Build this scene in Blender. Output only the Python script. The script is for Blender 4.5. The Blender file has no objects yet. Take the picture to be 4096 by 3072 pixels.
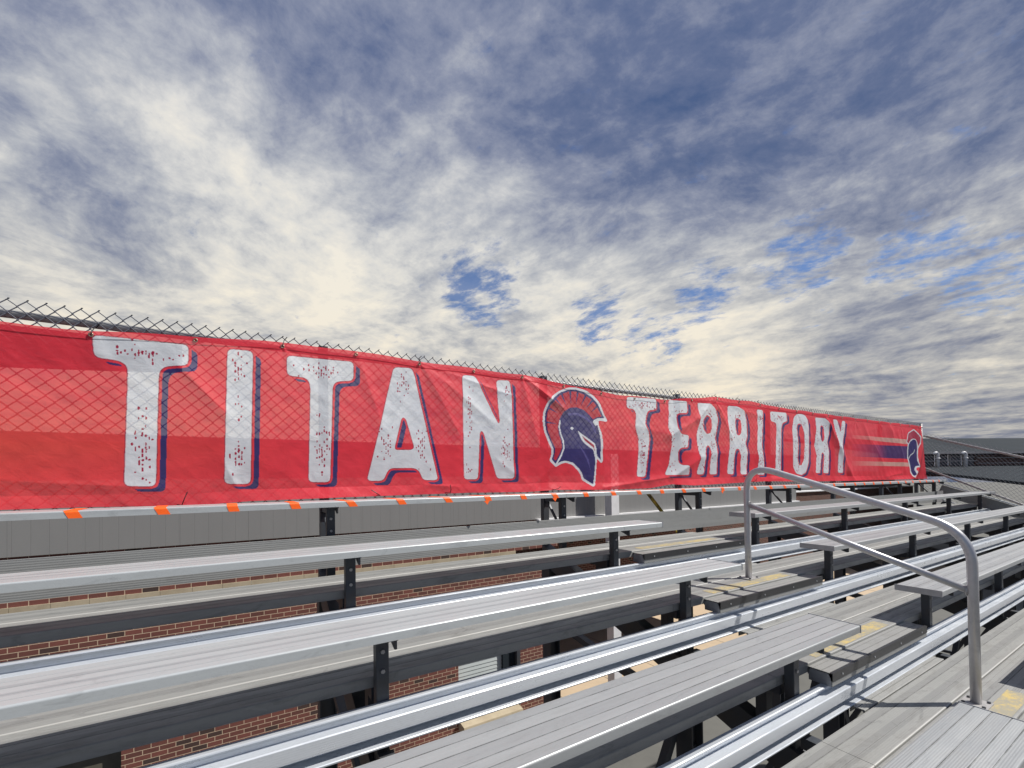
import bpy, math, random
import numpy as np
from mathutils import Vector, Matrix

SC = bpy.context.scene
COL = SC.collection
EYE = 5.9
Y0, RUN, Z0, RISE = 2.9611, 0.6374, EYE - 0.1247, 0.2271

# ------------------------------------------------------------------ camera
def cam_setup():
    yaw, pitch, roll = 0.5439, 0.0130, -0.0138
    cy, sy, cp, sp = math.cos(yaw), math.sin(yaw), math.cos(pitch), math.sin(pitch)
    f = Vector((sy * cp, cy * cp, sp)); r = Vector((cy, -sy, 0)); u = r.cross(f)
    c, s = math.cos(roll), math.sin(roll)
    r, u = r * c + u * s, u * c - r * s
    cam = bpy.data.cameras.new('camera')
    cam.sensor_width = 36.0
    cam.lens = 1749.05 / 4096 * 36; cam.shift_y = (1894.77 - 1536) / 4096
    cam.clip_start = 0.02; cam.clip_end = 3000
    o = bpy.data.objects.new('camera', cam); COL.objects.link(o)
    o.matrix_world = Matrix(((r.x, u.x, -f.x, 0), (r.y, u.y, -f.y, 0), (r.z, u.z, -f.z, EYE), (0, 0, 0, 1)))
    SC.camera = o
cam_setup()

# ------------------------------------------------------------------ light
SUN_TRAVEL = Vector((-0.68, 0.42, -1.0)).normalized()
L = bpy.data.lights.new('sun', 'SUN'); L.energy = 4.8; L.angle = math.radians(0.5); L.color = (1.0, 0.955, 0.89)
so = bpy.data.objects.new('sun', L); COL.objects.link(so)
so.location = (0, 0, 30); so.rotation_mode = 'QUATERNION'
so.rotation_quaternion = SUN_TRAVEL.to_track_quat('-Z', 'Y')
SUN_ELEV = math.asin(-SUN_TRAVEL.z)
SUN_AZ = math.atan2(-SUN_TRAVEL.x, -SUN_TRAVEL.y)

SC.view_settings.view_transform = 'Standard'
try: SC.view_settings.look = 'None'
except Exception: pass
SC.view_settings.exposure = 0.37
SC.view_settings.gamma = 1.0
SC.view_settings.use_curve_mapping = False
SC.render.resolution_x = 1024; SC.render.resolution_y = 768

class NT:
    """small node helper"""
    def __init__(s, tree): s.t = tree; s.n = tree.nodes; s.l = tree.links
    def new(s, typ, **kw):
        n = s.n.new(typ)
        for k, v in kw.items(): setattr(n, k, v)
        return n
    def put(s, sock, v):
        if isinstance(v, bpy.types.NodeSocket): s.l.new(v, sock)
        elif v is not None:
            if hasattr(sock.default_value, '__len__') and not hasattr(v, '__len__'): v = [v] * len(sock.default_value)
            if hasattr(sock.default_value, '__len__') and len(sock.default_value) == 4 and len(v) == 3: v = (*v, 1)
            sock.default_value = v
    def math(s, op, a, b=None, c=None, clamp=False):
        n = s.new('ShaderNodeMath', operation=op); n.use_clamp = clamp
        s.put(n.inputs[0], a)
        if b is not None: s.put(n.inputs[1], b)
        if c is not None: s.put(n.inputs[2], c)
        return n.outputs[0]
    def vmath(s, op, a, b=None, out=0):
        n = s.new('ShaderNodeVectorMath', operation=op); s.put(n.inputs[0], a)
        if b is not None: s.put(n.inputs[1], b)
        return n.outputs[out]
    def mix(s, f, a, b, mode='MIX'):
        n = s.new('ShaderNodeMix', data_type='RGBA', blend_type=mode)
        s.put(n.inputs[0], f); s.put(n.inputs[6], a); s.put(n.inputs[7], b)
        return n.outputs[2]
    def noise(s, vec, scale, detail=4, rough=0.5, dist=0.0, out=0):
        n = s.new('ShaderNodeTexNoise'); s.put(n.inputs['Vector'], vec)
        n.inputs['Scale'].default_value = scale; n.inputs['Detail'].default_value = detail
        n.inputs['Roughness'].default_value = rough; n.inputs['Distortion'].default_value = dist
        return n.outputs[out]
    def step(s, v, a, b, lo=0.0, hi=1.0, smooth=True):
        n = s.new('ShaderNodeMapRange'); n.interpolation_type = 'SMOOTHSTEP' if smooth else 'LINEAR'
        s.put(n.inputs[0], v); n.inputs[1].default_value = a; n.inputs[2].default_value = b
        n.inputs[3].default_value = lo; n.inputs[4].default_value = hi
        return n.outputs[0]
    def scale(s, vec, sc):
        return s.vmath('MULTIPLY', vec, sc)

def world_setup():
    w = bpy.data.worlds.new('World'); SC.world = w; w.use_nodes = True
    w.node_tree.nodes.clear(); N = NT(w.node_tree)
    sky = N.new('ShaderNodeTexSky', sky_type='NISHITA')
    sky.sun_disc = False; sky.sun_elevation = SUN_ELEV; sky.sun_rotation = SUN_AZ; sky.altitude = 200
    sky.air_density = 1.3; sky.ozone_density = 3.0
    bg0 = N.new('ShaderNodeBackground'); N.put(bg0.inputs[0], N.mix(1.0, sky.outputs[0], (0.25, 0.38, 0.58), 'MULTIPLY')); bg0.inputs[1].default_value = 0.13
    tc = N.new('ShaderNodeTexCoord'); d = N.vmath('NORMALIZE', tc.outputs['Generated'])
    sx = N.new('ShaderNodeSeparateXYZ'); N.put(sx.inputs[0], d)
    zz = N.math('ADD', N.math('MAXIMUM', sx.outputs[2], 0.0), 0.13)
    px = N.math('DIVIDE', sx.outputs[0], zz); py = N.math('DIVIDE', sx.outputs[1], zz)
    cb = N.new('ShaderNodeCombineXYZ'); N.put(cb.inputs[0], px); N.put(cb.inputs[1], py)
    P = cb.outputs[0]
    # bend the streets of cloud a little
    warp = N.noise(P, 0.55, 2, 0.5, 0.0, 1)
    W = N.vmath('ADD', P, N.scale(N.vmath('SUBTRACT', warp, (0.5, 0.5, 0.5)), (0.6, 0.6, 0)))
    sw = N.new('ShaderNodeSeparateXYZ'); N.put(sw.inputs[0], W)
    cw = N.new('ShaderNodeCombineXYZ')
    N.put(cw.inputs[0], N.math('ADD', N.math('MULTIPLY', sw.outputs[0], .93), N.math('MULTIPLY', sw.outputs[1], .37)))
    N.put(cw.inputs[1], N.math('SUBTRACT', N.math('MULTIPLY', sw.outputs[0], .37), N.math('MULTIPLY', sw.outputs[1], .93)))
    W = cw.outputs[0]
    big = N.noise(N.scale(W, (1.0, 0.55, 1)), 1.4, 4, 0.5, 0.0)
    mid = N.noise(N.scale(W, (1.0, 0.55, 1)), 3.9, 5, 0.55, 0.25)
    fine = N.noise(N.scale(W, (1.0, 0.95, 1)), 9.0, 10, 0.66, 0.15)
    def blob(v, c0, c1=1.0):
        n_ = math.sqrt(sum(q * q for q in v)); v = tuple(q / n_ for q in v)
        return N.step(N.vmath('DOT_PRODUCT', d, v, 1), c0, c1)
    terms = [((.80, .30, .56), .88, -.30), ((.95, .10, .45), .92, -.10), ((.533, .561, .633), .94, -.20), ((.20, .762, .607), .975, -.13), ((.30, .60, .74), .92, -.14), ((-.25, .62, .74), .95, -.06),
             ((-.173, .89, .421), .988, -.22), ((-.30, .84, .45), .97, -.10), ((-.10, .93, .28), .90, .30), ((.33, .80, .44), .94, .20), ((-.16, .764, .62), .975, .12), ((-.35, .60, .72), .90, -.16), ((-.10, .62, .78), .93, -.14),
             ((.90, .35, .24), .95, .24), ((.95, .10, .25), .96, .14), ((.72, .60, .32), .94, .20), ((.93, .22, .40), .96, .12), ((.954, .26, .125), .965, -.24), ((.70, .62, .30), .96, .12)]
    T = .54
    for v, c0, a_ in terms: T = N.math('ADD', T, N.math('MULTIPLY', blob(v, c0), a_))
    t = N.math('ADD', N.math('MULTIPLY', N.math('SUBTRACT', big, .5), .42), N.math('MULTIPLY', N.math('SUBTRACT', mid, .5), N.step(sx.outputs[2], .1, .55, .95, .70)))
    t = N.math('ADD', t, N.math('MULTIPLY', N.math('SUBTRACT', fine, .5), N.step(sx.outputs[2], .05, .5, .62, .85)))
    t = N.math('ADD', t, T)
    ramp = N.new('ShaderNodeValToRGB'); N.put(ramp.inputs[0], t)
    cr = ramp.color_ramp
    cr.elements[0].position = 0.0; cr.elements[0].color = (.060, .095, .190, 1)
    cr.elements[1].position = 1.0; cr.elements[1].color = (.68, .645, .57, 1)
    for p_, c_ in ((.20, (.105, .135, .225)), (.40, (.205, .228, .300)), (.60, (.360, .375, .405)), (.80, (.545, .540, .520))):
        e = cr.elements.new(p_); e.color = (*c_, 1)
    low = N.step(sx.outputs[2], .0, .50, 1.0, 0.0)
    ccol = N.mix(N.math('MULTIPLY', low, .8), ramp.outputs[0], N.mix(1.0, ramp.outputs[0], (1.08, .985, .83), 'MULTIPLY'))
    hi = N.step(sx.outputs[2], .35, .75)
    ccol = N.mix(N.math('MULTIPLY', hi, .8), ccol, N.mix(1.0, ccol, (.98, .99, 1.04), 'MULTIPLY'))
    # unseen half of the sky behind the viewer, made deeper blue to darken shadows
    back = N.step(sx.outputs[1], .15, -.45)
    ccol = N.mix(back, ccol, N.mix(1.0, ccol, (.42, .52, .72), 'MULTIPLY'))
    bg1 = N.new('ShaderNodeBackground'); N.put(bg1.inputs[0], ccol); bg1.inputs[1].default_value = 1.0
    # holes with blue sky between the clouds
    gaps = None
    for v, c0, a_ in (((.421, .81, .409), .993, 1.05), ((.635, .693, .341), .9965, .95), ((.767, .533, .358), .9965, .95), ((.837, .389, .385), .9955, .95), ((.90, .25, .35), .996, .84), ((.938, .19, .291), .9965, .80), ((.72, .62, .30), .996, .7)):
        g = N.math('MULTIPLY', blob(v, c0), a_)
        gaps = g if gaps is None else N.math('MAXIMUM', gaps, g)
    hn = N.noise(N.scale(W, (1.0, .75, 1)), 9.0, 9, .66, .1)
    hole = N.step(N.math('ADD', N.math('MULTIPLY', gaps, .24), hn), .60, .84)
    mixs = N.new('ShaderNodeMixShader'); N.put(mixs.inputs[0], N.math('MULTIPLY', hole, .85))
    N.l.new(bg1.outputs[0], mixs.inputs[1]); N.l.new(bg0.outputs[0], mixs.inputs[2])
    out = N.new('ShaderNodeOutputWorld'); N.l.new(mixs.outputs[0], out.inputs[0])
world_setup()

# ------------------------------------------------------------------ mesh helpers
class MB:
    def __init__(s): s.v = []; s.f = []; s.m = []; s.mi = 0
    def add(s, vs, fs):
        o = len(s.v); s.v += [tuple(v) for v in vs]
        for f in fs: s.f.append([i + o for i in f]); s.m.append(s.mi)
    def box(s, x0, x1, y0, y1, z0, z1, b=0.0):
        if b <= 0:
            s.add([(x, y, z) for x in (x0, x1) for y in (y0, y1) for z in (z0, z1)],
                  [(0, 1, 3, 2), (4, 6, 7, 5), (0, 4, 5, 1), (2, 3, 7, 6), (0, 2, 6, 4), (1, 5, 7, 3)])
        else:
            s.prof([(y0 + b, z0), (y1 - b, z0), (y1, z0 + b), (y1, z1 - b), (y1 - b, z1), (y0 + b, z1), (y0, z1 - b), (y0, z0 + b)], x0, x1)
    def prof(s, pts, x0, x1, cuts=()):
        """closed (y,z) outline, counter-clockwise seen from +x, pushed along x"""
        n = len(pts); xs = [x0, *cuts, x1]
        vs = [(x, p[0], p[1]) for x in xs for p in pts]
        fs = []
        for k in range(len(xs) - 1):
            for i in range(n):
                j = (i + 1) % n
                fs.append((k * n + i, (k + 1) * n + i, (k + 1) * n + j, k * n + j))
        fs.append(tuple(reversed(range(n)))) ; fs.append(tuple(range((len(xs) - 1) * n, len(xs) * n)))
        s.add(vs, fs)
    def tube(s, path, r, seg=12, caps=True):
        path = [Vector(p) for p in path]; n = len(path); rings = []
        t0 = (path[1] - path[0]).normalized()
        up = Vector((0, 0, 1)) if abs(t0.z) < .9 else Vector((1, 0, 0))
        a = t0.cross(up).normalized(); vs = []
        for i, p in enumerate(path):
            if i == 0: t = path[1] - path[0]
            elif i == n - 1: t = path[-1] - path[-2]
            else: t = (path[i + 1] - path[i]).normalized() + (path[i] - path[i - 1]).normalized()
            t.normalize(); a = (a - t * a.dot(t)).normalized(); b = t.cross(a)
            for k in range(seg):
                an = 2 * math.pi * k / seg
                vs.append(p + a * (r * math.cos(an)) + b * (r * math.sin(an)))
        fs = [(i * seg + k, i * seg + (k + 1) % seg, (i + 1) * seg + (k + 1) % seg, (i + 1) * seg + k) for i in range(n - 1) for k in range(seg)]
        if caps: fs.append(tuple(reversed(range(seg)))); fs.append(tuple(range((n - 1) * seg, n * seg)))
        s.add(vs, fs)
    def bar(s, a, b, w, h, up=(0, 0, 1)):
        a = Vector(a); b = Vector(b); t = (b - a).normalized(); up = Vector(up)
        sx = t.cross(up).normalized() * (w / 2); sz = sx.cross(t).normalized() * (h / 2)
        vs = [p + i * sx + j * sz for p in (a, b) for i in (-1, 1) for j in (-1, 1)]
        s.add(vs, [(0, 1, 3, 2), (4, 6, 7, 5), (0, 4, 5, 1), (2, 3, 7, 6), (0, 2, 6, 4), (1, 5, 7, 3)])
    def ring(s, c, R, r, axis='y', seg=14, sub=6):
        vs = []; fs = []
        for i in range(seg):
            A = 2 * math.pi * i / seg
            for j in range(sub):
                B = 2 * math.pi * j / sub; q = R + r * math.cos(B); h = r * math.sin(B)
                p = (q * math.cos(A), h, q * math.sin(A)) if axis == 'y' else (q * math.cos(A), q * math.sin(A), h)
                vs.append((c[0] + p[0], c[1] + p[1], c[2] + p[2]))
        for i in range(seg):
            for j in range(sub):
                fs.append((i * sub + j, ((i + 1) % seg) * sub + j, ((i + 1) % seg) * sub + (j + 1) % sub, i * sub + (j + 1) % sub))
        s.add(vs, fs)
    def disc(s, c, r, h, axis, seg=6):
        """short prism (bolt head) from c along axis vector"""
        ax = Vector(axis).normalized(); a = ax.orthogonal().normalized(); b = ax.cross(a); c = Vector(c)
        vs = [c + (a * math.cos(2 * math.pi * k / seg) + b * math.sin(2 * math.pi * k / seg)) * r + ax * e for e in (0, h) for k in range(seg)]
        s.add(vs, [(k, (k + 1) % seg, seg + (k + 1) % seg, seg + k) for k in range(seg)] + [tuple(range(seg, 2 * seg)), tuple(reversed(range(seg)))])
    def build(s, name, mats, parent=None, smooth=False, bevel=0.0):
        me = bpy.data.meshes.new(name); off = Vector((0, 0, 0))
        if parent is not None:
            q = parent
            while q is not None: off += q.location; q = q.parent
        me.from_pydata([(v[0] - off.x, v[1] - off.y, v[2] - off.z) for v in s.v], [], s.f)
        if not isinstance(mats, (list, tuple)): mats = [mats]
        for m in mats: me.materials.append(m)
        if len(mats) > 1: me.polygons.foreach_set('material_index', s.m)
        me.validate(); me.update()
        import bmesh
        bm = bmesh.new(); bm.from_mesh(me); bmesh.ops.recalc_face_normals(bm, faces=bm.faces); bm.to_mesh(me); bm.free()
        if smooth:
            me.polygons.foreach_set('use_smooth', [True] * len(me.polygons))
        o = bpy.data.objects.new(name, me); COL.objects.link(o)
        if parent is not None: o.parent = parent
        if bevel > 0:
            md = o.modifiers.new('bevel', 'BEVEL'); md.width = bevel; md.segments = 2; md.limit_method = 'ANGLE'
        return o

def thing(name, label, cat, loc=(0, 0, 0), group=None):
    o = bpy.data.objects.new(name, None); COL.objects.link(o); o.location = loc
    o.empty_display_size = .2
    o['label'] = label; o['category'] = cat
    if group: o['group'] = group
    return o
def tag(o, label, cat, group=None):
    o['label'] = label; o['category'] = cat
    if group: o['group'] = group
    return o
def struct(o): o['kind'] = 'structure'; return o

# ------------------------------------------------------------------ materials
def base_mat(name):
    m = bpy.data.materials.new(name); m.use_nodes = True; m.node_tree.nodes.clear()
    N = NT(m.node_tree)
    b = N.new('ShaderNodeBsdfPrincipled'); o = N.new('ShaderNodeOutputMaterial'); N.l.new(b.outputs[0], o.inputs[0])
    g = N.new('ShaderNodeNewGeometry')
    return m, N, b, g.outputs['Position']
def bump(N, b, h, strength, dist=0.002):
    n = N.new('ShaderNodeBump'); N.put(n.inputs['Height'], h); n.inputs['Strength'].default_value = strength
    n.inputs['Distance'].default_value = dist; N.l.new(n.outputs[0], b.inputs['Normal'])

def alu_mat(name, col, dirt, metallic=.45, rough=.42, rib=.25, stain=.5, period=.0085, axis=1, bands=(), band_dark=.22, smear=.25, grain=.35, lines=(), bright=()):
    m, N, b, P = base_mat(name)
    s = N.new('ShaderNodeSeparateXYZ'); N.put(s.inputs[0], P)
    streak = N.noise(N.scale(P, (.9, 26, 26)), 1.0, 5, .6)
    blot = N.noise(N.scale(P, (2.2, 7, 7)), 1.6, 6, .65, .6)
    fine = N.noise(N.scale(P, (55, 150, 150)), 1.0, 3, .7)
    grime = N.step(blot, .45, .75)
    c = N.mix(N.math('MULTIPLY', grime, stain), col, dirt)
    c = N.mix(N.math('MULTIPLY', N.step(streak, .35, .75), grain), c, N.mix(1.0, c, (.72, .73, .75), 'MULTIPLY'))
    c = N.mix(N.math('MULTIPLY', N.step(fine, .52, .8), .30), c, N.mix(1.0, c, (.66, .66, .66), 'MULTIPLY'))
    if smear:
        sm = N.noise(N.scale(P, (3.0, 9, 9)), 1.7, 7, .7, 1.2)
        c = N.mix(N.math('MULTIPLY', N.step(sm, .56, .66), smear), c, N.mix(1.0, c, (.55, .55, .56), 'MULTIPLY'))
        c = N.mix(N.math('MULTIPLY', N.step(sm, .36, .28), smear), c, N.mix(1.0, c, (1.25, 1.25, 1.25), 'MULTIPLY'))
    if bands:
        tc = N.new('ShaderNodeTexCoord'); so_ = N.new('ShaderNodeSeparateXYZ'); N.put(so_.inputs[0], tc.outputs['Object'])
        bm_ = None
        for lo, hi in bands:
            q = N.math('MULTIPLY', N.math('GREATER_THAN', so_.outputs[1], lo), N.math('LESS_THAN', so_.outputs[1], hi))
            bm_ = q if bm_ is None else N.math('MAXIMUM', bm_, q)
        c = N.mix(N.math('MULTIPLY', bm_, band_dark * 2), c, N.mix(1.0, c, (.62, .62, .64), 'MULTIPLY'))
    if lines or bright:
        tc = N.new('ShaderNodeTexCoord'); so_ = N.new('ShaderNodeSeparateXYZ'); N.put(so_.inputs[0], tc.outputs['Object'])
        dn = N.noise(N.scale(P, (6, 40, 40)), 1.5, 5, .7)
        for l0 in lines:     # dirt settled in the grooves
            d_ = N.math('ABSOLUTE', N.math('SUBTRACT', so_.outputs[1], l0))
            c = N.mix(N.math('MULTIPLY', N.step(d_, .0045, .0015), N.step(dn, .35, .65, .08, .55)), c, (.05, .05, .052))
        for lo, hi in bright:   # sun highlight on smooth plank edges, put into the colour
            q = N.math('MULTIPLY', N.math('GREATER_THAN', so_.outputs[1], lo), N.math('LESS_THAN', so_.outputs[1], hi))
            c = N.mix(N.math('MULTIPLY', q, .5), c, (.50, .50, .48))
    spots = N.noise(N.scale(P, (7, 16, 16)), 1.5, 4, .7, .8)
    c = N.mix(N.math('MULTIPLY', N.step(spots, .70, .78), .5), c, N.mix(1.0, c, (.45, .44, .43), 'MULTIPLY'))
    N.put(b.inputs['Base Color'], c)
    b.inputs['Metallic'].default_value = metallic
    N.put(b.inputs['Roughness'], N.step(blot, .3, .8, rough - .06, rough + .16))
    w = N.math('SINE', N.math('MULTIPLY', s.outputs[axis], 2 * math.pi / period))
    h = N.math('ADD', N.math('MULTIPLY', w, .5), N.math('MULTIPLY', fine, .6))
    bump(N, b, h, rib, .0012)
    return m
M = {}
SB = [(-.048, -.022), (.016, .044)]
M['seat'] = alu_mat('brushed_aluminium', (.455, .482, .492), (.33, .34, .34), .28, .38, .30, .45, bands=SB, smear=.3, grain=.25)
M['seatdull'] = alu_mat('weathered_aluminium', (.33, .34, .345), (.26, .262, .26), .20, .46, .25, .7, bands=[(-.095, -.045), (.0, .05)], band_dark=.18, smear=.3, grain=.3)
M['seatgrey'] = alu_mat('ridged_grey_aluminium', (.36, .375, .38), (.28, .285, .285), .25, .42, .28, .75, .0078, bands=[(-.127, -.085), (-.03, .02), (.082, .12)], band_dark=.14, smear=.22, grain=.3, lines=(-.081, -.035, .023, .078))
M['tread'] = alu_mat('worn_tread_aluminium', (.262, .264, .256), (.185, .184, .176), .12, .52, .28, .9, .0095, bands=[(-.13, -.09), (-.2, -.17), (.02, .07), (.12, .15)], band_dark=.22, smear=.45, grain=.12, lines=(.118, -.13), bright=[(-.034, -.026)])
M['step'] = alu_mat('step_aluminium', (.262, .264, .256), (.185, .184, .176), .12, .52, .28, .9, .0095, smear=.45, grain=.12, lines=(-.048,))
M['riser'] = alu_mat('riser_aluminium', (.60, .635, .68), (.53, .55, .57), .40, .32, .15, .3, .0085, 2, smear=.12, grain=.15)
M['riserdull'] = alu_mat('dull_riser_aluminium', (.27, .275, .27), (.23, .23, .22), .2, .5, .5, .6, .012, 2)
M['pipe'] = alu_mat('pipe_aluminium', (.52, .52, .54), (.45, .45, .46), .55, .38, .04, .3)

def plain(name, col, rough=.6, metallic=0.0, var=.25, sc=6.0, bmp=.1, col2=None):
    m, N, b, P = base_mat(name)
    n = N.noise(P, sc, 6, .6, .3); n2 = N.noise(P, sc * 9, 4, .6)
    c2 = col2 if col2 else tuple(x * .6 for x in col)
    c = N.mix(N.math('MULTIPLY', N.step(n, .38, .72), min(1, var * 2)), col, c2)
    c = N.mix(N.math('MULTIPLY', N.step(n2, .5, .8), var), c, N.mix(1.0, c, (.7, .7, .7), 'MULTIPLY'))
    N.put(b.inputs['Base Color'], c); b.inputs['Roughness'].default_value = rough; b.inputs['Metallic'].default_value = metallic
    bump(N, b, n2, bmp, .002)
    return m
M['steel'] = plain('dark_painted_steel', (.048, .056, .070), .5, .2, .3, 9, .1, (.065, .058, .052))
M['black'] = plain('black_nosing', (.022, .023, .026), .45, .0, .2, 30, .15)
M['galv'] = plain('galvanised_steel', (.40, .39, .385), .45, .25, .3, 20, .05)
M['wire'] = plain('fence_wire', (.15, .16, .19), .42, .3, .2, 20, .0)
M['tape'] = plain('orange_tape', (.95, .13, .01), .45, 0, .12, 25, .25, (.85, .09, .01))
M['tie'] = plain('black_plastic', (.012, .012, .013), .4)
M['brass'] = plain('grommet_metal', (.35, .30, .22), .35, .8)
M['white'] = plain('white_paint', (.74, .74, .75), .5, 0, .12)
M['asphalt'] = plain('asphalt', (.115, .115, .105), .9, 0, .3, 1.2, .5, (.085, .085, .08))
M['paving'] = plain('tan_concrete', (.46, .36, .25), .85, 0, .2, 2.0, .25, (.38, .30, .21))
M['stone'] = plain('tan_cast_stone', (.40, .34, .24), .8, 0, .3, 4, .3, (.27, .22, .15))
M['roof'] = plain('grey_roof', (.020, .027, .034), .9, 0, .2, 1.0, .2)
M['roof'].node_tree.nodes['Principled BSDF'].inputs['Specular IOR Level'].default_value = .15
M['glass'] = plain('window_glass', (.02, .028, .035), .08, 0, .1)
M['darkstrip'] = plain('dark_sheet', (.035, .03, .05), .8, 0, .2)
M['cap'] = plain('seat_end_cap', (.36, .37, .39), .45, .3, .2, 20)

def shutter_mat():
    m, N, b, P = base_mat('shutter_paint')
    n = N.noise(P, 3, 4); N.put(b.inputs['Base Color'], N.mix(n, (.42, .47, .47), (.50, .54, .54)))
    b.inputs['Roughness'].default_value = .5
    return m
M['shutter'] = shutter_mat()
def yellow_mat():
    m, N, b, P = base_mat('worn_yellow_paint')
    n = N.noise(N.scale(P, (30, 60, 60)), 1.0, 6, .7, .5); n2 = N.noise(P, 7, 4, .6)
    wear = N.step(N.math('ADD', N.math('MULTIPLY', n, .6), N.math('MULTIPLY', n2, .5)), .40, .62)
    N.put(b.inputs['Base Color'], N.mix(wear, (.48, .36, .12), (.27, .25, .19)))
    b.inputs['Roughness'].default_value = .6; bump(N, b, n, .4, .001)
    return m
M['yellow'] = yellow_mat()
M['yellowbar'] = plain('yellow_black_paint', (.45, .35, .03), .6, 0, .5, 14, .1, (.04, .035, .02))

def siding_mat():
    m, N, b, P = base_mat('grey_metal_siding')
    s = N.new('ShaderNodeSeparateXYZ'); N.put(s.inputs[0], P)
    fr = N.math('FRACT', N.math('DIVIDE', s.outputs[0], .185))
    line = N.math('LESS_THAN', fr, .04)
    fr2 = N.math('FRACT', N.math('DIVIDE', s.outputs[0], .94)); wide = N.math('LESS_THAN', fr2, .016)
    n = N.noise(N.scale(P, (3, 3, .6)), 1.4, 5, .6)
    c = N.mix(n, (.215, .215, .212), (.245, .245, .238))
    c = N.mix(N.math('MULTIPLY', line, .22), c, (.12, .12, .12)); c = N.mix(N.math('MULTIPLY', wide, .15), c, (.09, .09, .09))
    N.put(b.inputs['Base Color'], c); b.inputs['Roughness'].default_value = .5; b.inputs['Metallic'].default_value = .1
    bump(N, b, N.math('SUBTRACT', 1.0, line), .5, .01)
    return m
M['siding'] = siding_mat()

def brick_mat(name='red_brick', dark=1.0, rotate=0.0):
    m, N, b, P = base_mat(name)
    s = N.new('ShaderNodeSeparateXYZ'); N.put(s.inputs[0], P)
    cb = N.new('ShaderNodeCombineXYZ')
    hx = N.math('ADD', s.outputs[0], s.outputs[1]); N.put(cb.inputs[0], hx); N.put(cb.inputs[1], s.outputs[2])
    br = N.new('ShaderNodeTexBrick'); br.offset = .5; N.put(br.inputs['Vector'], cb.outputs[0])
    br.inputs['Scale'].default_value = 1.0; br.inputs['Brick Width'].default_value = .203; br.inputs['Row Height'].default_value = .077
    br.inputs['Mortar Size'].default_value = .0055; br.inputs['Mortar Smooth'].default_value = .2; br.inputs['Bias'].default_value = -.15
    br.inputs['Color1'].default_value = (.165 * dark, .055 * dark, .042 * dark, 1); br.inputs['Color2'].default_value = (.095 * dark, .036 * dark, .028 * dark, 1)
    br.inputs['Mortar'].default_value = (.50 * dark, .38 * dark, .27 * dark, 1)
    # a few nearly black bricks: one random value per brick
    row = N.math('FLOOR', N.math('DIVIDE', s.outputs[2], .077))
    odd = N.math('SUBTRACT', 1.0, N.math('MODULO', N.math('ABSOLUTE', row), 2.0))
    cx = N.math('FLOOR', N.math('ADD', N.math('DIVIDE', hx, .203), N.math('MULTIPLY', odd, .5)))
    cc = N.new('ShaderNodeCombineXYZ'); N.put(cc.inputs[0], cx); N.put(cc.inputs[1], row)
    wn = N.new('ShaderNodeTexWhiteNoise', noise_dimensions='2D'); N.put(wn.inputs['Vector'], cc.outputs[0])
    isb = N.math('SUBTRACT', 1.0, br.outputs['Fac'])
    blk = N.math('MULTIPLY', N.math('GREATER_THAN', wn.outputs[0], .93), isb)
    n = N.noise(P, 28, 5, .65)
    c = N.mix(N.math('MULTIPLY', blk, .8), br.outputs['Color'], (.03, .025, .022))
    c = N.mix(N.math('MULTIPLY', N.step(n, .4, .75), .35), c, N.mix(1.0, c, (.6, .6, .6), 'MULTIPLY'))
    N.put(b.inputs['Base Color'], c); b.inputs['Roughness'].default_value = .85
    bump(N, b, N.math('ADD', N.math('MULTIPLY', br.outputs['Fac'], -1.0), N.math('MULTIPLY', n, .3)), .6, .006)
    return m
M['brick'] = brick_mat()
M['brickfar'] = brick_mat('far_red_brick', .6)
M['olive'] = plain('olive_door', (.10, .092, .07), .7)
# ------------------------------------------------------------------ layout
def RY(k, dy=0.0): return Y0 - k * RUN + dy
def RZ(k, dz=0.0): return Z0 - k * RISE - dz
XL, XA, XB, XR = -3.4, 2.775, 4.05, 11.84
FX = [-3.34, -1.44, .47, 2.41, 4.33, 6.25, 8.15, 10.02, 11.74]
ORD = ['first', 'second', 'third', 'fourth', 'fifth', 'sixth', 'seventh', 'eighth', 'ninth', 'tenth']
G0 = 0.0

# ------------------------------------------------------------------ ground
gb = MB(); gb.add([(-400, -400, G0), (400, -400, G0), (400, 400, G0), (-400, 400, G0)], [(0, 1, 2, 3)])
struct(gb.build('ground', M['asphalt']))
gb = MB(); gb.box(6.55, 40, 8.7, 12.9, G0, G0 + .02); gb.box(3.2, 6.55, 7.9, 8.7, G0, G0 + .02)
pv = gb.build('pavement', M['paving']); struct(pv)
gb = MB()
for i in range(18): gb.box(7.2 + i * 1.8, 7.212 + i * 1.8, 8.7, 12.9, G0 + .018, G0 + .024)
gb.box(6.6, 40, 10.8, 10.812, G0 + .018, G0 + .024)
struct(gb.build('pavement_joints', M['asphalt']))

# ------------------------------------------------------------------ brick building behind the fence
bd = thing('school_building', 'brick building with grey metal siding behind the red banner', 'building', (0, 8.8, 0))
WY = 8.7
b = MB(); b.box(-1.64, 3.85, WY, WY + .3, G0, EYE - 1.78); b.box(-30, -1.64, WY, WY + .3, EYE - 3.8, EYE - 1.78)
b.box(5.40, 6.55, WY, WY + .3, G0, EYE - 1.78); b.box(3.85, 5.40, WY, WY + .3, EYE - 3.1, EYE - 1.78); b.box(3.85, 5.40, WY, WY + .3, G0, EYE - 5.36)
b.box(-30, 6.55, WY, WY + .3, EYE - 1.66, EYE - .97)
b.build('brick_wall', M['brick'], bd)
b = MB(); b.box(6.55, 18.1, 12.9, 13.2, G0, EYE - 1.0); b.build('recessed_brick_wall', M['brick'], bd)
b = MB(); b.box(6.25, 6.55, WY + .3, 12.9, G0, EYE - 1.0); b.build('side_brick_wall', M['brick'], bd)
b = MB(); b.box(-30, -1.64, WY + .15, WY + .2, G0, EYE - 3.8); b.build('service_door', M['olive'], bd)
b = MB()
x = -30
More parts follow.
